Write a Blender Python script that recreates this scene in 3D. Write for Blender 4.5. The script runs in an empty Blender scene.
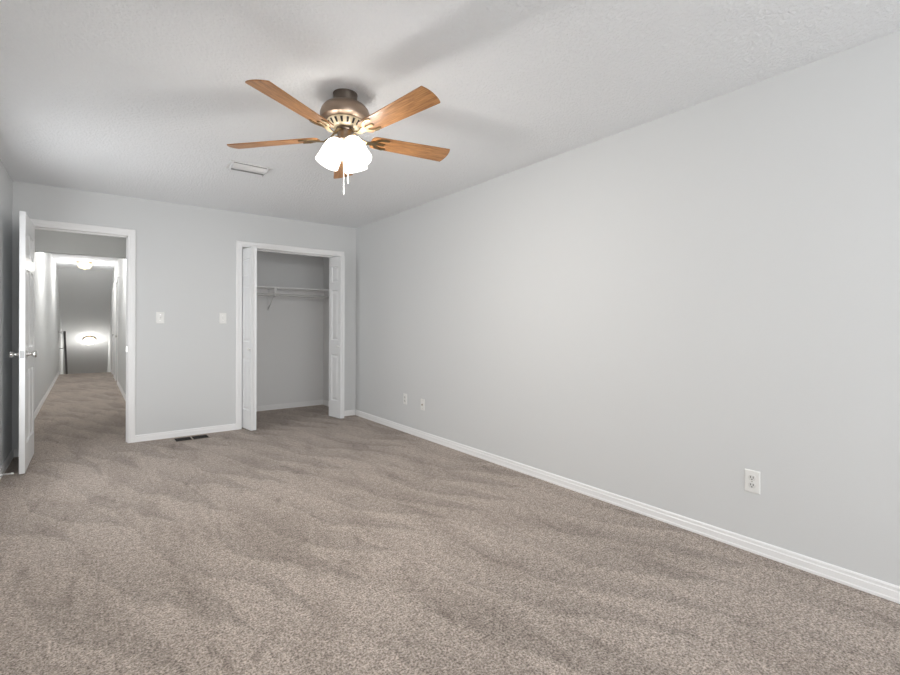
import bpy, bmesh, math, random
from math import pi, sin, cos, radians as R
from mathutils import Vector, Matrix

random.seed(7)
sc = bpy.context.scene
COL = sc.collection

# ------------------------------------------------------------------ camera
CAM_Z = 1.176
F = 466.7
cam_d = bpy.data.cameras.new('camera')
cam_d.sensor_fit = 'HORIZONTAL'
cam_d.sensor_width = 36.0
cam_d.lens = 36.0 * F / 900.0
cam_d.shift_y = -(337.5 - 325.3) / 900.0
cam_d.clip_start = 0.05
cam = bpy.data.objects.new('camera', cam_d)
COL.objects.link(cam)
cam.location = (0, 0, CAM_Z)
from mathutils import Euler
cam.rotation_euler = (Euler((R(90), 0, R(-37.37))).to_matrix() @ Matrix.Rotation(R(0.163), 3, 'Z')).to_euler()
sc.camera = cam

# ------------------------------------------------------------------ world, light, exposure
w = bpy.data.worlds.new('world'); sc.world = w; w.use_nodes = True
bg = w.node_tree.nodes['Background']
bg.inputs[0].default_value = (0.96, 0.98, 1.0, 1)      # overcast daylight
bg.inputs[1].default_value = 5.5
sc.view_settings.view_transform = 'Standard'
sc.view_settings.look = 'None'
sc.view_settings.exposure = 0.0
sc.view_settings.gamma = 1.0
sc.view_settings.use_curve_mapping = False
sc.cycles.max_bounces = 14
sc.cycles.diffuse_bounces = 8
sc.cycles.transparent_max_bounces = 12
sc.cycles.sample_clamp_indirect = 4.0

HALL = []      # everything of the hall, which runs half a degree out of square with the bedroom
# room numbers
XW, XE = -0.57, 2.732          # west (left) and east (right) wall faces
YS, YN = -1.65, 5.613          # wall behind the camera, wall with door and closet
H = 2.44
HX0, HX1 = -0.57, 0.43        # hall
SC = 13.62                    # where the hall ceiling starts to slope
HY = 14.20                    # top of the stairs
SL = 0.70                     # slope of stairs and of the ceiling above them
CL0, CL1, CLY = 1.09, 2.705, 6.63   # closet
FAN = Vector((1.094, 2.384, 0))
BULB = 24.0                   # watts per bulb of the fan

WINL = [(3.55, 4.68, 0.50, 1.92)]          # y0,y1,z0,z1 of a window added for light in the left wall, before the visible stretch
def portal(name, loc, rot, sx, sy):
    l = bpy.data.lights.new(name, 'AREA'); l.shape = 'RECTANGLE'; l.size = sx; l.size_y = sy
    l.cycles.is_portal = True
    o = bpy.data.objects.new(name, l); COL.objects.link(o); o.location = loc; o.rotation_euler = rot
WIN = [(-0.40, 0.98, 0.35, 2.20), (1.18, 2.56, 0.35, 2.20)]      # x0,x1,z0,z1 of windows added for daylight in the wall behind the camera
for a, b, c, d in WIN:
    portal('window_portal', ((a+b)/2, YS-0.12, (c+d)/2), (R(90), 0, 0), b-a, d-c)

for a, b, c, d in WINL:
    portal('window_portal', (XW-0.12, (a+b)/2, (c+d)/2), (R(90), 0, R(-90)), b-a, d-c)

# ------------------------------------------------------------------ materials
def nm(name):
    m = bpy.data.materials.new(name); m.use_nodes = True
    nt = m.node_tree; b = nt.nodes['Principled BSDF']
    return m, nt, b
def simple(name, col, rough=0.5, metal=0.0, spec=0.5, bump=None):
    m, nt, b = nm(name)
    b.inputs['Base Color'].default_value = (*col, 1)
    b.inputs['Roughness'].default_value = rough
    b.inputs['Metallic'].default_value = metal
    b.inputs['Specular IOR Level'].default_value = spec
    tc = nt.nodes.new('ShaderNodeTexCoord')
    nz = nt.nodes.new('ShaderNodeTexNoise')
    nt.links.new(tc.outputs['Object'], nz.inputs['Vector'])
    sc_, st, di = bump or (60, 0.03, 0.001)
    nz.inputs['Scale'].default_value = sc_; nz.inputs['Detail'].default_value = 4
    bp = nt.nodes.new('ShaderNodeBump'); bp.inputs['Strength'].default_value = st; bp.inputs['Distance'].default_value = di
    nt.links.new(nz.outputs['Fac'], bp.inputs['Height']); nt.links.new(bp.outputs['Normal'], b.inputs['Normal'])
    return m
M = {}
M['wall'] = simple('wall_paint', (0.672, 0.682, 0.684), 0.75, spec=0.25, bump=(90, 0.15, 0.002))
M['closet'] = simple('closet_paint_brightened', (0.82, 0.825, 0.825), 0.8, spec=0.25, bump=(90, 0.15, 0.002))  # wall paint lightened to make up for weak light inside the closet
M['trim'] = simple('trim_paint', (0.88, 0.88, 0.88), 0.38, spec=0.4)
M['door'] = simple('door_paint', (0.84, 0.85, 0.855), 0.33, spec=0.5, bump=(220, 0.05, 0.001))
M['plate'] = simple('plate_plastic', (0.82, 0.82, 0.80), 0.35)
M['slot'] = simple('dark_slot', (0.012, 0.010, 0.009), 0.8)
M['chrome'] = simple('chrome', (0.75, 0.74, 0.72), 0.18, 1.0)
M['nickel'] = simple('brushed_nickel', (0.34, 0.26, 0.20), 0.36, 1.0)
M['canopy'] = simple('dark_nickel', (0.15, 0.125, 0.105), 0.35, 1.0)
M['brass'] = simple('antique_brass', (0.40, 0.29, 0.17), 0.32, 1.0)
M['black'] = simple('dark_brown_metal', (0.012, 0.009, 0.007), 0.6)
M['tan'] = simple('tan_metal', (0.30, 0.25, 0.21), 0.5)
M['ventwhite'] = simple('white_enamel', (0.72, 0.72, 0.72), 0.4)
M['steel'] = simple('dull_steel', (0.36, 0.36, 0.36), 0.4, 1.0)
M['rail'] = simple('grey_painted_rail', (0.10, 0.10, 0.105), 0.5)
M['white_wire'] = simple('white_wire', (0.8, 0.8, 0.8), 0.4)
M['chain'] = simple('pull_chain', (0.80, 0.79, 0.76), 0.4, 0.3)

# stippled ceiling
m, nt, b = nm('stippled_ceiling'); M['ceiling'] = m
b.inputs['Base Color'].default_value = (0.88, 0.895, 0.91, 1); b.inputs['Roughness'].default_value = 0.95
b.inputs['Specular IOR Level'].default_value = 0.1
tc = nt.nodes.new('ShaderNodeTexCoord')
n1 = nt.nodes.new('ShaderNodeTexNoise'); n1.inputs['Scale'].default_value = 62; n1.inputs['Detail'].default_value = 6; n1.inputs['Roughness'].default_value = 0.65
nt.links.new(tc.outputs['Object'], n1.inputs['Vector'])
rp = nt.nodes.new('ShaderNodeValToRGB'); rp.color_ramp.elements[0].position = 0.42; rp.color_ramp.elements[1].position = 0.62
nt.links.new(n1.outputs['Fac'], rp.inputs['Fac'])
bp = nt.nodes.new('ShaderNodeBump'); bp.inputs['Strength'].default_value = 0.75; bp.inputs['Distance'].default_value = 0.0048
nt.links.new(rp.outputs['Color'], bp.inputs['Height']); nt.links.new(bp.outputs['Normal'], b.inputs['Normal'])

# carpet
m, nt, b = nm('carpet_pile'); M['carpet'] = m
b.inputs['Roughness'].default_value = 1.0; b.inputs['Specular IOR Level'].default_value = 0.05
b.inputs['Sheen Weight'].default_value = 0.15
tc = nt.nodes.new('ShaderNodeTexCoord')
def noise(scale, detail=3, rough=0.5, mapping=None, dist=0.0):
    n = nt.nodes.new('ShaderNodeTexNoise'); n.inputs['Scale'].default_value = scale
    n.inputs['Detail'].default_value = detail; n.inputs['Roughness'].default_value = rough; n.inputs['Distortion'].default_value = dist
    if mapping:
        mp = nt.nodes.new('ShaderNodeMapping'); mp.inputs['Rotation'].default_value = (0, 0, R(mapping[0])); mp.inputs['Scale'].default_value = mapping[1]
        nt.links.new(tc.outputs['Object'], mp.inputs['Vector']); nt.links.new(mp.outputs['Vector'], n.inputs['Vector'])
    else: nt.links.new(tc.outputs['Object'], n.inputs['Vector'])
    return n
def ramp(n, stops):
    r = nt.nodes.new('ShaderNodeValToRGB')
    while len(r.color_ramp.elements) < len(stops): r.color_ramp.elements.new(0.5)
    for e, (p, c) in zip(r.color_ramp.elements, stops): e.position = p; e.color = (*c, 1)
    nt.links.new(n.outputs['Fac'], r.inputs['Fac']); return r
def mul(a, bb, fac=1.0):
    x = nt.nodes.new('ShaderNodeMix'); x.data_type = 'RGBA'; x.blend_type = 'MULTIPLY'; x.inputs[0].default_value = fac
    nt.links.new(a, x.inputs[6]); nt.links.new(bb, x.inputs[7]); return x.outputs[2]
tuft = ramp(noise(115, 3, 0.75), [(0.36, (0.17, 0.138, 0.116)), (0.5, (0.445, 0.378, 0.328)), (0.65, (0.74, 0.652, 0.59))])
fleck = ramp(noise(34, 4, 0.6), [(0.36, (0.74, 0.73, 0.72)), (0.6, (1.05, 1.05, 1.05))])
nap = ramp(noise(1.5, 3, 0.6, (8, (2.4, 0.8, 1)), 0.3), [(0.36, (0.88, 0.87, 0.865)), (0.50, (1.02, 1.02, 1.02)), (0.68, (1.08, 1.08, 1.08))])
steps = ramp(noise(5.0, 2, 0.5, (-30, (1.6, 0.7, 1)), 0.8), [(0.28, (0.80, 0.79, 0.78)), (0.38, (1, 1, 1)), (0.75, (1.05, 1.05, 1.05))])
c = mul(tuft.outputs[0], fleck.outputs[0]); c = mul(c, nap.outputs[0]); c = mul(c, steps.outputs[0])
# vacuum strokes: serrated bands where the pile is brushed the other way
def math_(op, a, b_=None, c_=None):
    n = nt.nodes.new('ShaderNodeMath'); n.operation = op
    for i, v in enumerate((a, b_, c_)):
        if v is None: continue
        if isinstance(v, (int, float)): n.inputs[i].default_value = v
        else: nt.links.new(v, n.inputs[i])
    return n.outputs[0]
sx = nt.nodes.new('ShaderNodeSeparateXYZ'); mpv = nt.nodes.new('ShaderNodeMapping'); mpv.inputs['Rotation'].default_value = (0, 0, R(-14))
nt.links.new(tc.outputs['Object'], mpv.inputs['Vector']); nt.links.new(mpv.outputs['Vector'], sx.inputs[0])
wb = noise(1.7, 2, 0.5).outputs['Fac']; wf = noise(9, 3, 0.6).outputs['Fac']
u_ = math_('MULTIPLY_ADD', wb, 0.7, math_('MULTIPLY', sx.outputs[0], 3.9))
saw = math_('FRACT', u_)
v_ = math_('ADD', math_('MULTIPLY', sx.outputs[1], 0.72), math_('MULTIPLY', saw, 0.50))
v_ = math_('ADD', v_, math_('MULTIPLY', wf, 0.10)); v_ = math_('ADD', v_, math_('MULTIPLY', wb, 0.45))
fr_ = nt.nodes.new('ShaderNodeValToRGB'); nt.links.new(math_('FRACT', v_), fr_.inputs['Fac'])
for e, (p, cc) in zip(fr_.color_ramp.elements, [(0.0, 0.76), (0.55, 1.0)]): e.position = p; e.color = (cc, cc*0.995, cc*0.99, 1)
e = fr_.color_ramp.elements.new(0.93); e.color = (1.05, 1.05, 1.05, 1); e = fr_.color_ramp.elements.new(1.0); e.color = (0.80, 0.795, 0.79, 1)
c = mul(c, fr_.outputs[0], 0.8)
nt.links.new(c, b.inputs['Base Color'])
bn = noise(120, 3, 0.7)
bp = nt.nodes.new('ShaderNodeBump'); bp.inputs['Strength'].default_value = 0.8; bp.inputs['Distance'].default_value = 0.012
nt.links.new(bn.outputs['Fac'], bp.inputs['Height']); nt.links.new(bp.outputs['Normal'], b.inputs['Normal'])

# oak blades (grain along local X)
m, nt, b = nm('oak_veneer'); M['wood'] = m
tc = nt.nodes.new('ShaderNodeTexCoord')
g = noise(9, 5, 0.6, (0, (1.0, 14, 14)), 0.6)
wr = ramp(g, [(0.30, (0.19, 0.080, 0.028)), (0.50, (0.36, 0.168, 0.062)), (0.72, (0.54, 0.275, 0.108))])
nt.links.new(wr.outputs[0], b.inputs['Base Color']); b.inputs['Roughness'].default_value = 0.38

# frosted shade: glows, and lets part of its bulb through
m = bpy.data.materials.new('frosted_glass_lit'); m.use_nodes = True; M['glass'] = m
nt = m.node_tree; nt.nodes.clear()
out = nt.nodes.new('ShaderNodeOutputMaterial'); mx = nt.nodes.new('ShaderNodeMixShader')
tr = nt.nodes.new('ShaderNodeBsdfTransparent'); em = nt.nodes.new('ShaderNodeEmission')
em.inputs[0].default_value = (1, 0.95, 0.86, 1); em.inputs[1].default_value = 4.0
mx.inputs[0].default_value = 0.74
nt.links.new(tr.outputs[0], mx.inputs[1]); nt.links.new(em.outputs[0], mx.inputs[2]); nt.links.new(mx.outputs[0], out.inputs[0])
def emis(name, col, s):
    m = bpy.data.materials.new(name); m.use_nodes = True; nt = m.node_tree; nt.nodes.clear()
    o = nt.nodes.new('ShaderNodeOutputMaterial'); mx = nt.nodes.new('ShaderNodeMixShader')
    t = nt.nodes.new('ShaderNodeBsdfTransparent'); e = nt.nodes.new('ShaderNodeEmission')
    e.inputs[0].default_value = (*col, 1); e.inputs[1].default_value = s; mx.inputs[0].default_value = 0.6
    nt.links.new(t.outputs[0], mx.inputs[1]); nt.links.new(e.outputs[0], mx.inputs[2]); nt.links.new(mx.outputs[0], o.inputs[0]); return m
M['hall_glass'] = emis('hall_dome_glass', (1.0, 0.90, 0.62), 2.2)
M['stair_glass'] = emis('stair_dome_glass', (1.0, 0.95, 0.82), 9.0)
M['bulb'] = emis('bulb', (1.0, 0.9, 0.75), 12)

# window pane
m, nt, b = nm('window_glass'); M['pane'] = m
nt.nodes.clear(); out = nt.nodes.new('ShaderNodeOutputMaterial'); mx = nt.nodes.new('ShaderNodeMixShader')
tr = nt.nodes.new('ShaderNodeBsdfTransparent'); gl = nt.nodes.new('ShaderNodeBsdfGlossy'); gl.inputs['Roughness'].default_value = 0.02
mx.inputs[0].default_value = 0.06
nt.links.new(tr.outputs[0], mx.inputs[1]); nt.links.new(gl.outputs[0], mx.inputs[2]); nt.links.new(mx.outputs[0], out.inputs[0])

# ------------------------------------------------------------------ mesh helpers
def B(): return bmesh.new()
def box(bm, x0, x1, y0, y1, z0, z1, bev=0.0, mat=None):
    vs = [bm.verts.new(p) for p in [(x0,y0,z0),(x1,y0,z0),(x1,y1,z0),(x0,y1,z0),(x0,y0,z1),(x1,y0,z1),(x1,y1,z1),(x0,y1,z1)]]
    fs = [bm.faces.new([vs[i] for i in f]) for f in [(0,3,2,1),(4,5,6,7),(0,1,5,4),(1,2,6,5),(2,3,7,6),(3,0,4,7)]]
    if bev > 0:
        es = list({e for f in fs for e in f.edges})
        r = bmesh.ops.bevel(bm, geom=es, offset=bev, segments=2, affect='EDGES', profile=0.5)
        vs = list({v for f in r['faces'] for v in f.verts} | {v for v in vs if v.is_valid})
    if mat is not None: bmesh.ops.transform(bm, matrix=mat, verts=vs)
    return vs
def extrude_profile(bm, prof, p0, axis, length, mat=None):
    """prof: closed list of (a, z) swept along axis ('x' or 'y') from p0; a is the other horizontal axis"""
    r0, r1 = [], []
    for a, z in prof:
        if axis == 'x': q0 = (p0[0], p0[1]+a, p0[2]+z); q1 = (p0[0]+length, p0[1]+a, p0[2]+z)
        else: q0 = (p0[0]+a, p0[1], p0[2]+z); q1 = (p0[0]+a, p0[1]+length, p0[2]+z)
        r0.append(bm.verts.new(q0)); r1.append(bm.verts.new(q1))
    n = len(prof)
    for i in range(n): bm.faces.new((r0[i], r0[(i+1)%n], r1[(i+1)%n], r1[i]))
    bm.faces.new(r0[::-1]); bm.faces.new(r1)
def prism(bm, pts, z0, z1, mat=None):
    a = [bm.verts.new((x, y, z0)) for x, y in pts]; c = [bm.verts.new((x, y, z1)) for x, y in pts]
    n = len(pts)
    for i in range(n): bm.faces.new((a[i], a[(i+1)%n], c[(i+1)%n], c[i]))
    bm.faces.new(a[::-1]); bm.faces.new(c)
    if mat is not None: bmesh.ops.transform(bm, matrix=mat, verts=a+c)
    return a+c
def lathe(bm, prof, seg=40, mat=None):
    rings = []; allv = []
    for r, z in prof:
        if r < 1e-6: v = [bm.verts.new((0, 0, z))]
        else: v = [bm.verts.new((r*cos(2*pi*i/seg), r*sin(2*pi*i/seg), z)) for i in range(seg)]
        rings.append(v); allv += v
    for a, b_ in zip(rings, rings[1:]):
        for i in range(seg):
            j = (i+1) % seg
            if len(a) == 1 and len(b_) == 1: continue
            if len(a) == 1: bm.faces.new((a[0], b_[i], b_[j]))
            elif len(b_) == 1: bm.faces.new((a[i], a[j], b_[0]))
            else: bm.faces.new((a[i], a[j], b_[j], b_[i]))
    if mat is not None: bmesh.ops.transform(bm, matrix=mat, verts=allv)
    return allv
def tube(bm, pts, r, seg=10, caps=True):
    pts = [Vector(p) for p in pts]; rings = []
    for i, p in enumerate(pts):
        t = (pts[min(i+1, len(pts)-1)] - pts[max(i-1, 0)]).normalized()
        up = Vector((0, 0, 1)) if abs(t.z) < 0.9 else Vector((1, 0, 0))
        u = t.cross(up).normalized(); v = t.cross(u)
        rr = r[i] if isinstance(r, (list, tuple)) else r
        rings.append([bm.verts.new(p + u*cos(2*pi*k/seg)*rr + v*sin(2*pi*k/seg)*rr) for k in range(seg)])
    for a, b_ in zip(rings, rings[1:]):
        for k in range(seg): bm.faces.new((a[k], a[(k+1)%seg], b_[(k+1)%seg], b_[k]))
    if caps: bm.faces.new(rings[0][::-1]); bm.faces.new(rings[-1])
def link(name, bm, mat, parent=None, smooth=False, loc=None, rot=None, mats=None):
    bmesh.ops.recalc_face_normals(bm, faces=bm.faces)
    me = bpy.data.meshes.new(name); bm.to_mesh(me); bm.free()
    me.materials.append(mat)
    if smooth:
        for p in me.polygons: p.use_smooth = True
        try: me.set_sharp_from_angle(angle=R(35))
        except Exception: pass
    o = bpy.data.objects.new(name, me); COL.objects.link(o)
    if parent is not None: o.parent = parent
    if loc is not None: o.location = loc
    if rot is not None: o.rotation_euler = rot
    return o
def empty(name, loc=(0,0,0), rz=0):
    o = bpy.data.objects.new(name, None); COL.objects.link(o); o.location = loc; o.rotation_euler = (0, 0, rz)
    o.empty_display_size = 0.05
    return o
def tag(o, label, cat, group=None):
    o['label'] = label; o['category'] = cat
    if group: o['group'] = group
    return o
def struct(o, label=None, cat=None):
    o['kind'] = 'structure'
    if label: o['label'] = label; o['category'] = cat
    return o

# ------------------------------------------------------------------ shell
T = 0.12
HROT = R(0.5)
PIV = Matrix.Translation((0, YN, 0))
HM = PIV @ Matrix.Rotation(HROT, 4, 'Z') @ PIV.inverted()
def hall(o):
    o.matrix_basis = HM @ o.matrix_basis; return o
bm = B()
box(bm, XW-T, XE+T, YS-T, YN+T, -0.15, 0.0)
for v in box(bm, HX0-T, HX1+T, YN+T, HY, -0.15, 0.0): v.co.x -= (v.co.y-YN)*math.tan(HROT)
box(bm, CL0-T, XE+T, YN+T, CLY+T, -0.15, 0.0)
struct(link('floor', bm, M['carpet']), 'greige cut-pile carpet over the bedroom and hall', 'floor')

bm = B()
box(bm, XW-T, XE+T, YS-T, YN+T, H, H+0.12)
for v in box(bm, HX0-T, HX1+T, YN+T, SC, H, H+0.12): v.co.x -= (v.co.y-YN)*math.tan(HROT)
box(bm, CL0-T, XE+T, YN+T, CLY+T, H, H+0.12)
struct(link('ceiling', bm, M['ceiling']), 'white stippled ceiling above the bedroom', 'ceiling')

def wall_x(bm, y0, y1, x0, x1, holes, z0=0, z1=H):
    """wall running along x with thickness y0..y1; holes (xa, xb, za, zb)"""
    cur = x0
    for xa, xb, za, zb in sorted(holes):
        if xa > cur: box(bm, cur, xa, y0, y1, z0, z1)
        if za > z0: box(bm, xa, xb, y0, y1, z0, za)
        if zb < z1: box(bm, xa, xb, y0, y1, zb, z1)
        cur = xb
    if cur < x1: box(bm, cur, x1, y0, y1, z0, z1)
# openings of the back wall
D0, D1, DH = -0.452, 0.270, 2.056
C0, C1, CH = 1.331, 2.498, 2.054
bm = B(); wall_x(bm, YN, YN+T, XW-T, XE+T, [(D0-0.018, D1+0.018, 0, DH+0.018), (C0-0.018, C1+0.018, 0, CH+0.018)])
struct(link('wall_back', bm, M['wall']), 'light grey wall with the doorway and closet opening', 'wall')
bm = B(); wall_x(bm, YS-T, YS, XW-T, XE+T, WIN)
struct(link('wall_front', bm, M['wall']), 'light grey wall with added windows behind the viewer', 'wall')
bm = B(); box(bm, XE, XE+T, YS, YN, 0, H)
struct(link('wall_right', bm, M['wall']), 'long blank light grey wall on the right', 'wall')
bm = B(); cur = YS
for a, b_, c, d in WINL:
    box(bm, XW-T, XW, cur, a, 0, H); box(bm, XW-T, XW, a, b_, 0, c); box(bm, XW-T, XW, a, b_, d, H); cur = b_
box(bm, XW-T, XW, cur, YN, 0, H)
struct(link('wall_left', bm, M['wall']), 'grey wall behind the open door', 'wall')

# hall
ZB = -3.0; SY1 = HY + 4.9
bm = B(); box(bm, HX0-T, HX0, YN+T, HY, 0, H); box(bm, HX0-T, HX0, HY, SY1+1.5, ZB, H)
hall(struct(link('wall_hall_left', bm, M['wall']), 'left wall of the hall running to the stairs', 'wall'))
RD = [(11.20, 11.96), (12.75, 13.51)]
bm = B()
cur = YN+T
for a, b_ in RD:
    box(bm, HX1, HX1+T, cur, a, 0, H); box(bm, HX1, HX1+T, a, b_, 2.04, H); cur = b_
box(bm, HX1, HX1+T, cur, HY, 0, H); box(bm, HX1, HX1+T, HY, SY1+1.5, ZB, H)
hall(struct(link('wall_hall_right', bm, M['wall']), 'right wall of the hall with white doors', 'wall'))
bm = B(); box(bm, HX0, HX1, 7.30, 7.42, 2.034, H)
hall(struct(link('wall_hall_header', bm, M['wall']), 'grey header dropping from the hall ceiling beyond the doorway', 'wall'))
# sloped soffit above the stairs, then the flat lower ceiling
bm = B()
zs = H - SL*(SY1-SC)
pts = [(SC, H+0.12), (SC, H), (SY1, zs), (SY1+1.5, zs), (SY1+1.5, zs+0.12), (SY1, zs+0.12)]
a = [bm.verts.new((HX0, y, z)) for y, z in pts]; c_ = [bm.verts.new((HX1, y, z)) for y, z in pts]
for i in range(6): bm.faces.new((a[i], a[(i+1)%6], c_[(i+1)%6], c_[i]))
bm.faces.new(a[::-1]); bm.faces.new(c_)
hall(struct(link('wall_stair_soffit', bm, M['wall']), 'grey sloped soffit going down over the stairs', 'wall'))
bm = B(); box(bm, HX0, HX1, SY1+1.5, SY1+1.6, ZB, H-1.5)
hall(struct(link('wall_stair_bottom', bm, M['wall']), 'grey wall at the foot of the stairs', 'wall'))
bm = B()
n = 16; rz = 0.168; ty = rz/SL
prof = [(0, 0)]
y = 0; z = 0
P = [(HY, 0.0)]
for i in range(n):
    z -= rz; P.append((HY+y, z)); y += ty; P.append((HY+y, z))
P += [(SY1+1.5, z), (SY1+1.5, z-0.15), (HY, -0.4)]
a = [bm.verts.new((HX0, yy, zz)) for yy, zz in P]; c_ = [bm.verts.new((HX1, yy, zz)) for yy, zz in P]
for i in range(len(P)): bm.faces.new((a[i], a[(i+1)%len(P)], c_[(i+1)%len(P)], c_[i]))
bm.faces.new(a[::-1]); bm.faces.new(c_)
hall(struct(link('stairs', bm, M['carpet']), 'carpeted stairs going down at the end of the hall', 'stairs'))

# closet
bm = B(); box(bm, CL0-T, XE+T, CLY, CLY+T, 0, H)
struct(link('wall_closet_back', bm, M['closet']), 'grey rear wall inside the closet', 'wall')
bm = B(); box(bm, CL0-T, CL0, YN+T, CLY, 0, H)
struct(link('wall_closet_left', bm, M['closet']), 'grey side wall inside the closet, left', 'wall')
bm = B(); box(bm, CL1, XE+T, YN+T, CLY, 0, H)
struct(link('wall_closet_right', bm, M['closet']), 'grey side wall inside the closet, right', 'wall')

# ------------------------------------------------------------------ baseboards
BH = 0.069
def bprof(s):   # s = +1: projects to + side
    return [(0, 0), (0.013*s, 0), (0.013*s, 0.012), (0.0105*s, 0.016), (0.0105*s, 0.044), (0.0075*s, 0.048), (0.0075*s, 0.062), (0.004*s, BH), (0, BH)]
def bb(name, runs, label):
    bm = B()
    for ax, p, ln, s in runs: extrude_profile(bm, bprof(s), p, ax, ln)
    return struct(link(name, bm, M['trim']), label, 'baseboard')
CW = 0.064
bb('baseboard_right', [('y', (XE, YS, 0), YN-YS, -1)], 'white baseboard along the long right wall')
bb('baseboard_left', [('y', (XW, YS, 0), YN-YS, 1)], 'white baseboard on the wall behind the open door')
bb('baseboard_back', [('x', (D1+CW, YN, 0), C0-CW-D1-CW, -1), ('x', (C1+CW, YN, 0), XE-C1-CW-0.013, -1), ('x', (XW+0.013, YN, 0), D0-CW-XW-0.013, -1)], 'white baseboard between doorway and closet')
bb('baseboard_front', [('x', (XW+0.013, YS, 0), XE-XW-0.026, 1)], 'white baseboard under the added windows')
bb('baseboard_closet', [('x', (CL0, CLY, 0), CL1-CL0, -1), ('y', (CL1, YN+T, 0), CLY-YN-T-0.013, -1), ('y', (CL0, YN+T, 0), CLY-YN-T-0.013, 1)], 'white baseboard inside the closet')
hall(bb('baseboard_hall_left', [('y', (HX0, YN+T, 0), HY-YN-T, 1)], 'white baseboard on the left of the hall'))
segs = []; cur = YN+T
for a_, b_ in RD: segs.append(('y', (HX1, cur, 0), a_-CW-cur, -1)); cur = b_+CW
segs.append(('y', (HX1, cur, 0), HY-cur, -1))
hall(bb('baseboard_hall_right', segs, 'white baseboard on the right of the hall'))

# ------------------------------------------------------------------ casings
def casing_bars(bm, x0, x1, zt, y, s, depth=0.017):
    """U-shaped colonial casing around opening on plane y (s=-1 projects to -y)"""
    prof = [(0, 0), (0, 0.007), (0.012, 0.011), (0.022, 0.011), (0.034, 0.016), (0.058, depth), (CW, 0.012), (CW, 0)]
    # left leg, head, right leg swept with mitred corners
    path = [((x0, 0), (-1, 0)), ((x0, zt), (-1, 1)), ((x1, zt), (1, 1)), ((x1, 0), (1, 0))]
    rings = []
    for (px, pz), (dx, dz) in path:
        rings.append([bm.verts.new((px+dx*a, y+s*d, pz+dz*a)) for a, d in prof])
    for r0, r1 in zip(rings, rings[1:]):
        for i in range(len(prof)): bm.faces.new((r0[i], r0[(i+1)%len(prof)], r1[(i+1)%len(prof)], r1[i]))
    bm.faces.new(rings[0]); bm.faces.new(rings[-1][::-1])
def jamb(bm, x0, x1, zt, y0, y1, t=0.018):
    box(bm, x0-t, x0, y0, y1, 0, zt+t); box(bm, x1, x1+t, y0, y1, 0, zt+t); box(bm, x0, x1, y0, y1, zt, zt+t)
bm = B()
casing_bars(bm, D0, D1, DH, YN, -1); casing_bars(bm, D0, D1, DH, YN+T, 1); jamb(bm, D0, D1, DH, YN, YN+T)
box(bm, D0, D0+0.012, YN+0.045, YN+0.08, 0, DH); box(bm, D1-0.012, D1, YN+0.045, YN+0.08, 0, DH); box(bm, D0, D1, YN+0.045, YN+0.08, DH-0.012, DH)
t1 = struct(link('trim_1', bm, M['trim']), 'white casing around the bedroom doorway', 'door casing')
bm = B(); box(bm, D1-0.0145, D1-0.0005, YN+0.012, YN+0.040, 0.90, 0.96, 0.002)
link('strike_plate', bm, M['chrome'], t1)
bm = B()
casing_bars(bm, C0, C1, CH, YN, -1); jamb(bm, C0, C1, CH, YN, YN+T)
t2 = struct(link('trim_2', bm, M['trim']), 'white casing around the closet opening', 'door casing')
bm = B(); box(bm, C0, C1, YN+0.045, YN+0.075, CH-0.018, CH)
link('bifold_track', bm, M['ventwhite'], t2)

# ------------------------------------------------------------------ panelled door leaf
def leaf_mesh(w_, h, t, cols, rows):
    bm = B()
    xs = sorted({0, w_} | {v for c in cols for v in c}); zs_ = sorted({0, h} | {v for r in rows for v in r})
    ys = {-1: -t/2, 1: t/2}
    for s in (-1, 1):
        for i in range(len(xs)-1):
            for j in range(len(zs_)-1):
                x0, x1, z0, z1 = xs[i], xs[i+1], zs_[j], zs_[j+1]
                if (x0, x1) in cols and (z0, z1) in rows:
                    prev = None
                    for off, dep in [(0, 0), (0.007, 0.010), (0.018, 0.010), (0.040, 0.002)]:
                        yy = ys[s] - s*dep
                        ring = [bm.verts.new(p) for p in [(x0+off, yy, z0+off), (x1-off, yy, z0+off), (x1-off, yy, z1-off), (x0+off, yy, z1-off)]]
                        if prev:
                            for k in range(4): bm.faces.new((prev[k], prev[(k+1)%4], ring[(k+1)%4], ring[k]))
                        prev = ring
                    bm.faces.new(prev)
                else:
                    bm.faces.new([bm.verts.new(p) for p in [(x0, ys[s], z0), (x1, ys[s], z0), (x1, ys[s], z1), (x0, ys[s], z1)]])
    def q(*p): bm.faces.new([bm.verts.new(v) for v in p])
    a, b_ = -t/2, t/2
    for i in range(len(zs_)-1):
        z0, z1 = zs_[i], zs_[i+1]
        q((0,a,z0),(0,b_,z0),(0,b_,z1),(0,a,z1)); q((w_,a,z0),(w_,b_,z0),(w_,b_,z1),(w_,a,z1))
    for i in range(len(xs)-1):
        x0, x1 = xs[i], xs[i+1]
        q((x0,a,0),(x1,a,0),(x1,b_,0),(x0,b_,0)); q((x0,a,h),(x1,a,h),(x1,b_,h),(x0,b_,h))
    bmesh.ops.remove_doubles(bm, verts=bm.verts, dist=0.0001)
    return bm
ROWS = [(0.21, 0.79), (0.97, 1.60), (1.70, 1.90)]

# bedroom door, standing open at a right angle into the room
d1 = struct(empty('door_1', (D0+0.012, YN-0.004, 0.014), R(-90.0)), 'white six-panel door standing open into the bedroom', 'door')
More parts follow.
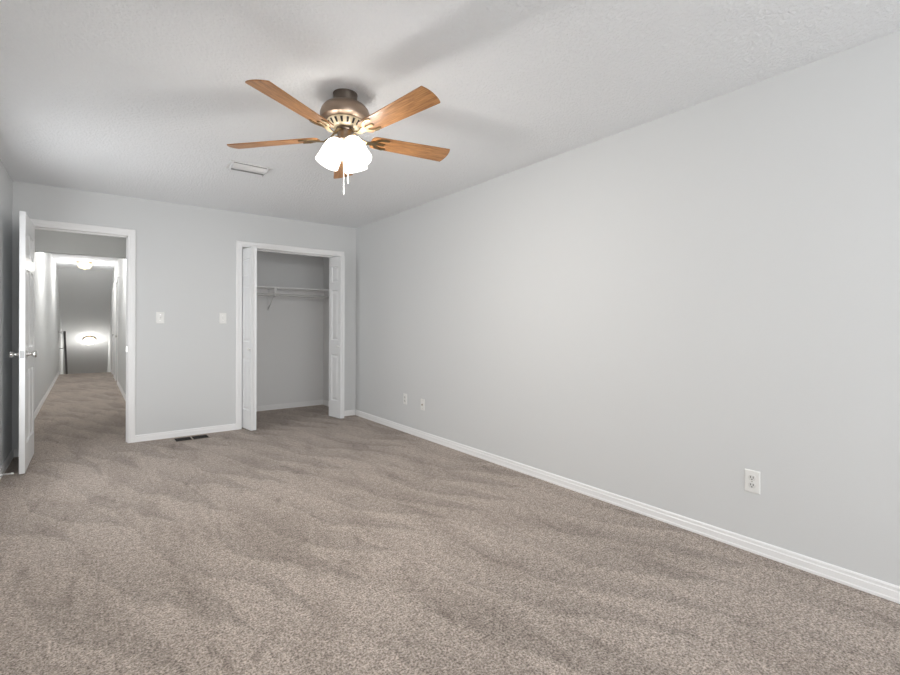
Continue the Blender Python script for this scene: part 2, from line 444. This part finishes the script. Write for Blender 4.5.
# local x runs from the hinge into the room, local y towards +x of the room
WD = 0.716
lf = link('door_leaf', leaf_mesh(WD, 2.038, 0.035, [(0.10, 0.325), (0.388, 0.613)], ROWS), M['door'], d1, loc=(0, 0, 0))
def knob(parent, s):
    bm = B()
    mt = Matrix.Translation((WD-0.062, s*0.0175, 0.925)) @ Matrix.Rotation(R(-90)*s, 4, 'X')
    lathe(bm, [(0, 0), (0.032, 0), (0.033, 0.004), (0.028, 0.009), (0.014, 0.012), (0.011, 0.02), (0.011, 0.03), (0.019, 0.036), (0.026, 0.044), (0.027, 0.053), (0.022, 0.062), (0.01, 0.066), (0, 0.066)], 28, mt)
    link('door_knob', bm, M['chrome'], parent, True)
knob(lf, 1); knob(lf, -1)
bm = B(); box(bm, WD-0.0005, WD+0.0015, -0.0125, 0.0125, 0.897, 0.953, 0.0006); box(bm, WD, WD+0.010, -0.007, 0.007, 0.918, 0.934, 0.001)
link('latch_plate', bm, M['steel'], lf)
for z in (0.2, 1.0, 1.8):
    bm = B(); lathe(bm, [(0, 0), (0.006, 0), (0.006, 0.09), (0, 0.09)], 12, Matrix.Translation((-0.003, -0.019, z-0.045)))
    box(bm, 0.0, 0.001, -0.017, 0.017, z-0.044, z+0.044)
    link('hinge', bm, M['chrome'], lf, True)

# hall doors, closed, on the right wall
for k, (a_, b_) in enumerate(RD):
    d = struct(empty('door_%d' % (4+k), (HX1+0.035, a_+0.004, 0.012), R(90)), ['nearer white door on the right wall of the hall', 'farther white door on the right wall of the hall, beside the stairs'][k], 'door'); hall(d)
    l_ = link('door_leaf', leaf_mesh(b_-a_-0.008, 2.018, 0.035, [(0.10, 0.345), (0.407, 0.652)], ROWS), M['door'], d)
    bm = B()
    lathe(bm, [(0, 0), (0.032, 0), (0.03, 0.008), (0.011, 0.012), (0.011, 0.03), (0.026, 0.042), (0.026, 0.054), (0, 0.06)], 20, Matrix.Translation((0.06, 0.0175, 0.93)) @ Matrix.Rotation(R(-90), 4, 'X'))
    link('door_knob', bm, M['chrome'], l_, True)
    bm = B()
    casing_bars(bm, a_, b_, 2.04, 0, -1)
    bmesh.ops.transform(bm, matrix=Matrix(((0, 1, 0, HX1), (1, 0, 0, 0), (0, 0, 1, 0), (0, 0, 0, 1))), verts=bm.verts)
    hall(struct(link('trim_%d' % (3+k), bm, M['trim']), ['white casing of the nearer hall door', 'white casing of the farther hall door'][k], 'door casing'))

# bifold closet doors
BZ, BHt = 0.014, 2.018
def bifold(name, label, pts, knob_on):
    d = struct(empty(name, (0, 0, 0)), label, 'door')
    leaves = []
    for i, (p, q_) in enumerate(pts):
        p = Vector((*p, BZ)); q_ = Vector((*q_, BZ)); v = q_-p; L = v.length
        bm = leaf_mesh(L, BHt, 0.027, [(0.062, L-0.055)], ROWS)
        o = link('door_leaf', bm, M['door'], d, loc=p, rot=(0, 0, math.atan2(v.y, v.x)))
        leaves.append((o, L))
        bm = B(); lathe(bm, [(0, 0), (0.004, 0), (0.004, 0.014), (0, 0.014)], 10, Matrix.Translation((0.02, 0, BHt)))
        link('pivot_pin', bm, M['chrome'], o)
    o, L = leaves[knob_on[0]]; s = knob_on[1]
    bm = B()
    lathe(bm, [(0, 0), (0.008, 0), (0.007, 0.01), (0.014, 0.017), (0.016, 0.024), (0.011, 0.030), (0, 0.031)], 20, Matrix.Translation((L-0.035, s*0.0135, 0.895)) @ Matrix.Rotation(R(-90)*s, 4, 'X'))
    link('door_knob', bm, M['plate'], o, True)
    return d
bifold('door_2', 'white bifold closet door folded against the left side of the closet opening', [((1.347, 5.676), (1.387, 5.386)), ((1.450, 5.676), (1.4155, 5.386))], (0, -1))
bifold('door_3', 'white bifold closet door folded against the right side of the closet opening', [((2.482, 5.690), (2.475, 5.424)), ((2.408, 5.690), (2.4465, 5.424))], (1, -1))

# ------------------------------------------------------------------ windows added for light, behind the viewer and in the left wall
for k, (a_, b_, c0, c1) in enumerate(WIN):
    bm = B()
    for x0, x1, z0, z1 in [(a_, a_+0.045, c0, c1), (b_-0.045, b_, c0, c1), (a_+0.045, b_-0.045, c0, c0+0.045), (a_+0.045, b_-0.045, c1-0.045, c1), (a_+0.045, b_-0.045, (c0+c1)/2-0.02, (c0+c1)/2+0.02)]:
        box(bm, x0, x1, YS-0.08, YS-0.04, z0, z1)
    f = struct(link('window_%d' % (k+1), bm, M['trim']), ['added window behind the viewer, nearer the left wall', 'added window behind the viewer, nearer the right wall'][k], 'window')
    bm = B(); box(bm, a_+0.045, b_-0.045, YS-0.062, YS-0.058, c0+0.045, c1-0.045); link('window_glass', bm, M['pane'], f)
    bm = B(); box(bm, a_-0.05, b_+0.05, YS-0.04, YS+0.03, c0-0.02, c0); link('window_sill', bm, M['trim'], f)

for k, (a_, b_, c0, c1) in enumerate(WINL):
    bm = B()
    for y0, y1, z0, z1 in [(a_, a_+0.045, c0, c1), (b_-0.045, b_, c0, c1), (a_+0.045, b_-0.045, c0, c0+0.045), (a_+0.045, b_-0.045, c1-0.045, c1), (a_+0.045, b_-0.045, (c0+c1)/2-0.02, (c0+c1)/2+0.02)]:
        box(bm, XW-0.08, XW-0.04, y0, y1, z0, z1)
    f = struct(link('window_%d' % (k+3), bm, M['trim']), 'added window in the left wall, outside the view', 'window')
    bm = B(); box(bm, XW-0.062, XW-0.058, a_+0.045, b_-0.045, c0+0.045, c1-0.045); link('window_glass', bm, M['pane'], f)
    bm = B(); box(bm, XW-0.04, XW+0.02, a_-0.03, b_+0.03, c0-0.02, c0); link('window_sill', bm, M['trim'], f)

# ------------------------------------------------------------------ closet shelf, rod and bracket
SY0, SZ = 6.290, 1.664
bm = B(); box(bm, CL0, CL1, SY0, CLY, SZ, SZ+0.018, 0.002)
shelf = tag(link('closet_shelf', bm, M['trim']), 'white board shelf across the top of the closet', 'shelf')
bm = B(); box(bm, CL0, CL1, CLY-0.019, CLY, SZ-0.09, SZ)
link('cleat', bm, M['trim'], shelf)
bm = B()
XB = 1.910
box(bm, XB-0.012, XB+0.012, CLY-0.022, CLY-0.019, SZ-0.28, SZ, 0.0008)          # wall leg
box(bm, XB-0.020, XB+0.020, CLY-0.022, CLY-0.0185, SZ-0.29, SZ-0.235, 0.0008)
box(bm, XB-0.012, XB+0.012, SY0+0.01, CLY-0.019, SZ-0.004, SZ, 0.0008)          # arm under the shelf
tube(bm, [(XB, CLY-0.024, SZ-0.265), (XB, 6.47, SZ-0.175), (XB, 6.38, SZ-0.10), (XB, 6.34, SZ-0.03), (XB, 6.32, SZ-0.002)], 0.008, 8)
RZ = 1.574
hook = [(XB, 6.335+0.030*cos(a), RZ+0.030*sin(a)) for a in [R(40-i*22) for i in range(11)]]
tube(bm, hook, 0.006, 8)
box(bm, XB-0.018, XB+0.018, 6.30, 6.318, SZ-0.065, SZ-0.002, 0.004)
link('shelf_bracket', bm, M['white_wire'], shelf, True)
bm = B()
tube(bm, [(CL0+0.003, 6.335, RZ), (CL1-0.003, 6.335, RZ)], 0.0165, 20)
rod = tag(link('closet_rod', bm, simple('painted_rod', (0.62, 0.62, 0.61), 0.4), None, True), 'light grey hanging rod under the closet shelf', 'rod')
for x in (CL0, CL1-0.012):
    bm = B(); lathe(bm, [(0, 0), (0.030, 0), (0.030, 0.004), (0.024, 0.012), (0.0, 0.012)], 20, Matrix.Translation((x, 6.335, RZ)) @ Matrix.Rotation(R(90), 4, 'Y'))
    link('rod_socket', bm, M['plate'], rod, True)

# ------------------------------------------------------------------ wall plates (local: face looks to -y, centre at origin)
def plate_bm():
    bm = B()
    prev = None
    for hw, hh, d in [(0.036, 0.0585, 0), (0.036, 0.0585, 0.002), (0.0325, 0.055, 0.0055), (0.031, 0.0535, 0.006)]:
        ring = [bm.verts.new(p) for p in [(-hw, -d, -hh), (hw, -d, -hh), (hw, -d, hh), (-hw, -d, hh)]]
        if prev:
            for k in range(4): bm.faces.new((prev[k], prev[(k+1)%4], ring[(k+1)%4], ring[k]))
        else: bm.faces.new(ring)
        prev = ring
    bm.faces.new(prev); return bm
def screw(parent, z):
    bm = B(); lathe(bm, [(0, 0), (0.0035, 0), (0.003, 0.0012), (0, 0.0014)], 12, Matrix.Translation((0, -0.006, z)) @ Matrix.Rotation(R(90), 4, 'X'))
    link('screw', bm, M['chrome'], parent, True)
def switch(name, loc, rz, label):
    e = tag(empty(name, loc, rz), label, 'light switch', 'switches on the wall between doorway and closet')
    link('wall_plate', plate_bm(), M['plate'], e)
    bm = B(); box(bm, -0.0055, 0.0055, -0.0075, -0.0058, -0.013, 0.013, 0.0004); link('toggle_frame', bm, M['plate'], e)
    bm = B(); box(bm, -0.004, 0.004, -0.018, 0.0, -0.005, 0.005, 0.001, Matrix.Translation((0, -0.006, 0.002)) @ Matrix.Rotation(R(-28), 4, 'X')); link('toggle', bm, M['plate'], e)
    screw(e, 0.030); screw(e, -0.030)
def outlet(name, loc, rz, label):
    e = tag(empty(name, loc, rz), label, 'outlet', 'outlets low on the right wall')
    link('wall_plate', plate_bm(), M['plate'], e)
    for s in (1, -1):
        bm = B(); pts = []
        for k in range(24):
            a = 2*pi*k/24; pts.append((0.0172*cos(a), max(-0.0135, min(0.0135, 0.0172*sin(a)))))
        prism(bm, pts, 0, 0.0025, Matrix.Translation((0, -0.0058, s*0.0195)) @ Matrix.Rotation(R(90), 4, 'X'))
        r_ = link('receptacle', bm, simple('receptacle_plastic', (0.72, 0.72, 0.70), 0.4), e)
        bm = B(); zc = s*0.0195
        for dx in (-0.0063, 0.0063): box(bm, dx-0.0016, dx+0.0016, -0.0088, -0.0082, zc-0.001, zc+0.0085)
        lathe(bm, [(0, 0), (0.0030, 0), (0.0030, 0.0006), (0, 0.0006)], 12, Matrix.Translation((0, -0.0082, zc-0.0075)) @ Matrix.Rotation(R(90), 4, 'X'))
        link('slots', bm, M['slot'], r_)
    screw(e, 0)
def jack(name, loc, rz, label):
    e = tag(empty(name, loc, rz), label, 'wall jack')
    link('wall_plate', plate_bm(), M['plate'], e)
    bm = B(); lathe(bm, [(0, 0), (0.0085, 0), (0.0085, 0.003), (0.0048, 0.003), (0.0048, 0.010), (0.002, 0.010), (0, 0.009)], 16, Matrix.Translation((0, -0.006, 0)) @ Matrix.Rotation(R(90), 4, 'X'))
    link('jack_socket', bm, M['nickel'], e, True)
    screw(e, 0.042); screw(e, -0.042)
switch('light_switch', (0.543, YN, 1.246), 0, 'white toggle light switch nearer the open bedroom doorway')
switch('light_switch', (1.133, YN, 1.246), 0, 'white toggle light switch nearer the closet')
outlet('wall_outlet', (XE, 0.975, 0.367), R(-90), 'white duplex outlet low on the right wall, the nearest one to the viewer')
outlet('wall_outlet', (XE, 4.383, 0.362), R(-90), 'small far white outlet, nearest the closet corner on the right wall')
jack('wall_jack', (XE, 4.041, 0.347), R(-90), 'white jack plate low on the right wall, just right of the far outlet')

# ------------------------------------------------------------------ floor register
bm = B()
x0, x1, y0, y1 = 0.648, 0.970, 5.356, 5.544
box(bm, x0, x1, y0, y0+0.010, 0, 0.006, 0.001); box(bm, x0, x1, y1-0.010, y1, 0, 0.006, 0.001)
box(bm, x0, x0+0.012, y0+0.010, y1-0.010, 0, 0.006, 0.001); box(bm, x1-0.012, x1, y0+0.010, y1-0.010, 0, 0.006, 0.001)
fr = tag(link('floor_register', bm, M['tan']), 'dark metal air register set in the carpet below the light switches', 'floor vent')
bm = B(); xc = (x0+x1)/2; box(bm, xc-0.006, xc+0.006, y0+0.010, y1-0.010, 0, 0.006, 0.001); link('divider', bm, M['tan'], fr)
bm = B(); box(bm, x0+0.012, x1-0.012, y0+0.010, y1-0.010, 0.0002, 0.001); link('opening', bm, M['slot'], fr)
bm = B()
for k in range(13):
    yy = y0+0.014+k*0.0123
    box(bm, x0+0.012, xc-0.006, yy, yy+0.003, 0.001, 0.0045); box(bm, xc+0.006, x1-0.012, yy, yy+0.003, 0.001, 0.0045)
link('louvers', bm, M['black'], fr)

# ------------------------------------------------------------------ ceiling register
cv = tag(empty('ceiling_vent', (0.985, 3.957, H)), 'white curved-blade air vent on the ceiling beyond the fan', 'ceiling vent')
bm = B(); L2, W2 = 0.152, 0.100
for a_, b_, c0, c1 in [(-L2, L2, -W2, -W2+0.022), (-L2, L2, W2-0.022, W2), (-L2, -L2+0.022, -W2+0.022, W2-0.022), (L2-0.022, L2, -W2+0.022, W2-0.022)]:
    box(bm, a_, b_, c0, c1, -0.008, 0, 0.002)
link('vent_frame', bm, M['ventwhite'], cv)
bm = B(); box(bm, -L2+0.022, L2-0.022, -W2+0.022, W2-0.022, -0.0012, -0.0002); link('vent_opening', bm, M['slot'], cv)
for k in range(4):
    bm = B(); y_ = -W2+0.040+k*0.042; pr = []
    s = 1 if k < 2 else -1
    out_, in_ = [], []
    for j in range(7):
        a = R(5+j*13); out_.append((y_ + s*0.030*(1-cos(a)), -0.004-0.028*sin(a)+0.0))
    pts = out_ + [(p[0]-s*0.0016, p[1]+0.0012) for p in out_[::-1]]
    r0 = [bm.verts.new((-L2+0.022, p[0], p[1])) for p in pts]; r1 = [bm.verts.new((L2-0.022, p[0], p[1])) for p in pts]
    for i in range(len(pts)): bm.faces.new((r0[i], r0[(i+1)%len(pts)], r1[(i+1)%len(pts)], r1[i]))
    bm.faces.new(r0); bm.faces.new(r1[::-1])
    link('vent_blade', bm, M['ventwhite'], cv)
for xe in (-L2+0.022, L2-0.026):
    bm = B(); box(bm, xe, xe+0.004, -W2+0.022, W2-0.022, -0.034, -0.001)
    link('vent_end', bm, M['ventwhite'], cv)

# ------------------------------------------------------------------ ceiling fan
fan = tag(empty('ceiling_fan', (FAN.x, FAN.y, H)), 'five-blade wooden ceiling fan with lit frosted glass shades', 'ceiling fan')
bm = B(); lathe(bm, [(0, 0), (0.066, 0), (0.066, -0.004), (0.064, -0.010), (0.064, -0.050), (0.062, -0.056), (0, -0.056)], 48)
link('canopy', bm, M['canopy'], fan, True)
bm = B(); lathe(bm, [(0, -0.056), (0.067, -0.056), (0.090, -0.060), (0.112, -0.071), (0.127, -0.090), (0.134, -0.112), (0.134, -0.132), (0.130, -0.141), (0.118, -0.147), (0.096, -0.150), (0, -0.150)], 64)
mh = link('motor_housing', bm, M['nickel'], fan, True)
# vented lower bowl
bm = B(); lathe(bm, [(0.096, -0.1505), (0.097, -0.154), (0.088, -0.166), (0.076, -0.180), (0.066, -0.187), (0, -0.187)], 64)
vb = link('vent_ring', bm, simple('bulb_lit_brass', (0.80, 0.68, 0.48), 0.42, 0.45), fan, True)  # brass lightened so the ring looks lit by the bulbs below
bm = B()
for k in range(17):
    a = 2*pi*k/17
    p0 = Vector((0.0925, 0, -0.1575)); p1 = Vector((0.0745, 0, -0.1795))
    nn = Vector((0.76, 0, -0.65)); vs = []
    for (p, hw) in ((p0, 0.0070), (p1, 0.0048)):
        for s in (-1, 1):
            for o_ in (-0.001, 0.0022):
                vs.append(bm.verts.new(Matrix.Rotation(a, 4, 'Z') @ (p + Vector((0, s*hw, 0)) + nn*o_)))
    for f in [(0,1,3,2),(4,6,7,5),(0,4,5,1),(2,3,7,6),(0,2,6,4),(1,5,7,3)]: bm.faces.new([vs[i] for i in f])
link('vent_slots', bm, M['black'], vb)
bm = B(); lathe(bm, [(0, -0.187), (0.048, -0.187), (0.050, -0.191), (0.050, -0.200), (0.046, -0.204), (0, -0.204)], 48)
link('flywheel', bm, M['canopy'], fan, True)
bm = B(); lathe(bm, [(0, -0.204), (0.041, -0.204), (0.041, -0.244), (0.043, -0.248), (0.043, -0.254), (0.036, -0.262), (0.018, -0.270), (0, -0.272)], 40)
link('switch_housing', bm, M['nickel'], fan, True)

def blade_bm():
    bm = B(); pts = []
    L0, L1 = 0.150, 0.642
    def arc(cx, cy, r, a0, a1, n=6): return [(cx+r*cos(R(a0+(a1-a0)*i/n)), cy+r*sin(R(a0+(a1-a0)*i/n))) for i in range(n+1)]
    pts += arc(L0+0.03, 0.050-0.03, 0.03, 180, 92, 5)
    pts += arc(L1-0.006, 0.0655-0.004, 0.004, 92, 15, 4)
    pts += [(L1 + 0.010*(1-(t/0.058)**2), t) for t in (0.045, 0.03, 0.015, 0, -0.015, -0.03, -0.045)]
    pts += arc(L1-0.006, -0.0655+0.004, 0.004, -15, -92, 4)
    pts += arc(L0+0.03, -0.050+0.03, 0.03, -92, -180, 5)
    vs = prism(bm, pts, -0.003, 0.003)
    return bm
def arm_bm():
    bm = B()
    # neck bar from the flywheel out and down to the blade, then a forked plate under the blade
    prof = [(0.040, 0.028, 0.012), (0.060, 0.024, 0.011), (0.085, 0.000, 0.011), (0.120, -0.014, 0.011), (0.150, -0.010, 0.014), (0.175, -0.0065, 0.020)]
    rings = []
    for x, z, hw in prof: rings.append([bm.verts.new(p) for p in [(x, -hw, z-0.003), (x, hw, z-0.003), (x, hw, z+0.003), (x, -hw, z+0.003)]])
    for a, b_ in zip(rings, rings[1:]):
        for k in range(4): bm.faces.new((a[k], a[(k+1)%4], b_[(k+1)%4], b_[k]))
    bm.faces.new(rings[0][::-1]); bm.faces.new(rings[-1])
    for s in (-1, 1):     # two scrolled prongs
        path = [(0.168, 0.010), (0.182, 0.026), (0.202, 0.037), (0.228, 0.040), (0.250, 0.036)]
        wd = [0.009, 0.008, 0.0075, 0.009, 0.004]
        rr = []
        for i, (x, y_) in enumerate(path):
            a = path[max(i-1, 0)]; b_ = path[min(i+1, 4)]; t = Vector((b_[0]-a[0], b_[1]-a[1])).normalized(); n_ = Vector((-t.y, t.x))*wd[i]
            rr.append([bm.verts.new(p) for p in [(x-n_.x, s*(y_-n_.y), -0.0085), (x+n_.x, s*(y_+n_.y), -0.0085), (x+n_.x, s*(y_+n_.y), -0.0030), (x-n_.x, s*(y_-n_.y), -0.0030)]])
        for a, b_ in zip(rr, rr[1:]):
            for k in range(4): bm.faces.new((a[k], a[(k+1)%4], b_[(k+1)%4], b_[k]))
        bm.faces.new(rr[0][::-1]); bm.faces.new(rr[-1])
    box(bm, 0.170, 0.232, -0.009, 0.009, -0.0085, -0.003, 0.001)
    for x, y_ in ((0.222, 0), (0.208, 0.036), (0.208, -0.036)):
        lathe(bm, [(0, -0.011), (0.004, -0.0105), (0.0045, -0.0085), (0, -0.0085)], 10, Matrix.Translation((x, y_, 0)))
    return bm
PITCH = -13
BLADE_Z = -0.235
TILT = (Matrix.Rotation(-0.035, 4, 'Y') @ Matrix.Rotation(-0.045, 4, 'X'))
blm = None
for k in range(5):
    ang = R(-77.4 + 72*k)
    if blm is None:
        bo = link('blade', blade_bm(), M['wood'], fan); am = link('blade_arm', arm_bm(), simple('dark_bronze', (0.26, 0.19, 0.10), 0.34, 1.0), fan); blm = (bo, am)
    else:
        bo = blm[0].copy(); am = blm[1].copy(); COL.objects.link(bo); COL.objects.link(am)
    for o in (bo, am):
        o.parent = fan
        o.matrix_local = Matrix.Translation((0, 0, BLADE_Z)) @ TILT @ Matrix.Rotation(ang, 4, 'Z') @ Matrix.Rotation(R(PITCH), 4, 'X')

# light kit
for k, ang in enumerate((160, 290, 30)):
    base = Matrix.Rotation(R(ang), 4, 'Z') @ Matrix.Translation((0.024, 0, -0.232)) @ Matrix.Rotation(R(180-(25, 31, 29)[k]), 4, 'Y')
    bm = B(); lathe(bm, [(0, -0.012), (0.012, -0.012), (0.012, 0.012), (0.024, 0.016), (0.028, 0.022), (0.028, 0.034), (0.026, 0.036), (0, 0.036)], 28, base)
    fit = link('shade_fitter', bm, M['brass'], fan, True)
    bm = B(); pr = [(0.0285, 0.026), (0.038, 0.034), (0.049, 0.050), (0.056, 0.075), (0.059, 0.105), (0.061, 0.140), (0.065, 0.176)]
    lathe(bm, pr + [(r-0.003, z) for r, z in pr[::-1]] + [pr[0]], 36, base)
    sh = link('glass_shade', bm, M['glass'], fan, True)
    bm = B(); lathe(bm, [(0, 0.036), (0.012, 0.037), (0.014, 0.05), (0.024, 0.072), (0.028, 0.09), (0.022, 0.108), (0.010, 0.117), (0, 0.118)], 20, base)
    link('bulb', bm, M['bulb'], fan, True)
    l = bpy.data.lights.new('fan_bulb_light', 'POINT'); l.energy = BULB; l.shadow_soft_size = 0.05; l.color = (1.0, 0.965, 0.92)
    lo = bpy.data.objects.new('fan_bulb_light', l); COL.objects.link(lo); lo.parent = fan
    lo.location = base @ Vector((0, 0, 0.160))
for (dx, dy, z0, z1, t_) in ((-0.022, -0.030, -0.262, -0.562, 0), (-0.002, -0.040, -0.262, -0.500, 1)):
    bm = B(); tube(bm, [(dx, dy, z0), (dx, dy, z1+0.03)], 0.0016, 6)
    ch = link('pull_chain', bm, M['chain'], fan)
    bm = B(); lathe(bm, [(0, z1+0.032), (0.002, z1+0.030), (0.0035, z1+0.018), (0.004, z1+0.006), (0.002, z1), (0, z1)], 14, Matrix.Translation((dx, dy, 0)))
    link('chain_knob', bm, M['chain'], ch, True)

# ------------------------------------------------------------------ hall lights
def dome_light(name, loc, rx, label, watts, glass):
    e = tag(empty(name, loc), label, 'ceiling light'); e.rotation_euler = (rx, 0, 0)
    bm = B(); lathe(bm, [(0, 0), (0.135, 0), (0.138, -0.006), (0.132, -0.022), (0.122, -0.026), (0, -0.026)], 40); link('base_pan', bm, M['brass'], e, True)
    bm = B(); lathe(bm, [(0.122, -0.027), (0.122, -0.060), (0.110, -0.094), (0.084, -0.122), (0.045, -0.138), (0, -0.143)], 40); link('glass_dome', bm, glass, e, True)
    bm = B(); lathe(bm, [(0, -0.141), (0.010, -0.143), (0.012, -0.149), (0.006, -0.157), (0, -0.159)], 16); link('finial', bm, M['brass'], e, True)
    l = bpy.data.lights.new(name+'_bulb', 'POINT'); l.energy = watts; l.shadow_soft_size = 0.09; l.color = (1, 0.98, 0.95)
    lo = bpy.data.objects.new(name+'_bulb', l); COL.objects.link(lo); lo.parent = e; lo.location = (0, 0, -0.125)
dome_light('hall_light', (-0.147, 12.05, H), 0, 'lit round flush-mount light with glass dome on the hall ceiling', 50, M['hall_glass'])
dome_light('hall_light', (-0.10, 8.9, H), 0, 'added flush-mount light on the hall ceiling, hidden by the header', 72, M['hall_glass'])  # unseen lamp added to brighten the hall walls
dome_light('hall_light', (-0.12, 6.40, H), 0, 'added flush-mount light just inside the hall, hidden by the doorway head', 4.5, M['hall_glass'])  # unseen lamp added to lighten the face of the header
dome_light('stair_light', (-0.17, SY1+0.8, zs), 0, 'added flush-mount light at the foot of the stairs, out of sight', 150, M['hall_glass'])  # unseen lamp added to brighten the stairwell from below
ys_ = 15.99
dome_light('stair_light', (-0.087, ys_-0.005, H-SL*(ys_-SC)-0.006), -math.atan(SL), 'lit dome light low down on the sloped soffit over the stairs', 20, M['stair_glass'])
bm = B(); lathe(bm, [(0, 0), (0.066, 0), (0.068, -0.008), (0.066, -0.026), (0.055, -0.036), (0.02, -0.038), (0, -0.036)], 32)
tag(link('smoke_detector', bm, M['plate'], None, True, loc=(-0.125, 13.30, H)), 'round white smoke detector on the hall ceiling just past the hall light', 'smoke detector')

# ------------------------------------------------------------------ stair handrail on the left wall
hr = hall(tag(empty('handrail', (HX0, HY+0.1, 0)), 'dark grey handrail going down along the left stair wall', 'handrail'))
bm = B()
def rail_pt(t): return (0.10, t, 0.990-SL*t)
prof = [(-0.022, -0.02), (0.022, -0.02), (0.022, 0.012), (0.012, 0.022), (-0.012, 0.022), (-0.022, 0.012)]
r0, r1 = [], []
for a_, z_ in prof:
    p = rail_pt(0.0); r0.append(bm.verts.new((p[0]+a_, p[1], p[2]+z_))); p = rail_pt(4.3); r1.append(bm.verts.new((p[0]+a_, p[1], p[2]+z_)))
for i in range(6): bm.faces.new((r0[i], r0[(i+1)%6], r1[(i+1)%6], r1[i]))
bm.faces.new(r0[::-1]); bm.faces.new(r1)
link('rail', bm, M['rail'], hr)
bm = B(); box(bm, 0.0, 0.073, 0.0, 0.035, 0.960, 1.000, 0.003); link('rail_return', bm, M['trim'], hr)
for t in (0.45, 2.2, 3.9):
    p = rail_pt(t); bm = B(); tube(bm, [(0.0, t, p[2]-0.09), (0.06, t, p[2]-0.085), (0.092, t, p[2]-0.06), (0.095, t, p[2]-0.02)], 0.008, 8)
    lathe(bm, [(0, 0), (0.026, 0), (0.024, 0.006), (0, 0.007)], 16, Matrix.Translation((0, t, p[2]-0.09)) @ Matrix.Rotation(R(90), 4, 'Y'))
    link('rail_bracket', bm, M['rail'], hr, True)

# ------------------------------------------------------------------ spring door stop on the left baseboard
ds = tag(empty('door_stop', (XW+0.0105, 4.90, 0.026)), 'thin white spring door stop sticking out of the left baseboard', 'door stop')
bm = B(); lathe(bm, [(0, 0), (0.011, 0), (0.010, 0.004), (0.006, 0.008), (0, 0.008)], 16, Matrix.Rotation(R(90), 4, 'Y')); link('mount', bm, M['white_wire'], ds, True)
bm = B(); tube(bm, [(0.006+0.052*i/160, 0.0055*cos(i*0.7), 0.0055*sin(i*0.7)) for i in range(161)], 0.0011, 5); link('spring', bm, M['white_wire'], ds, True)
bm = B(); lathe(bm, [(0, 0.056), (0.007, 0.056), (0.0085, 0.060), (0.0085, 0.069), (0.006, 0.072), (0, 0.072)], 16, Matrix.Rotation(R(90), 4, 'Y')); link('rubber_tip', bm, M['plate'], ds, True)
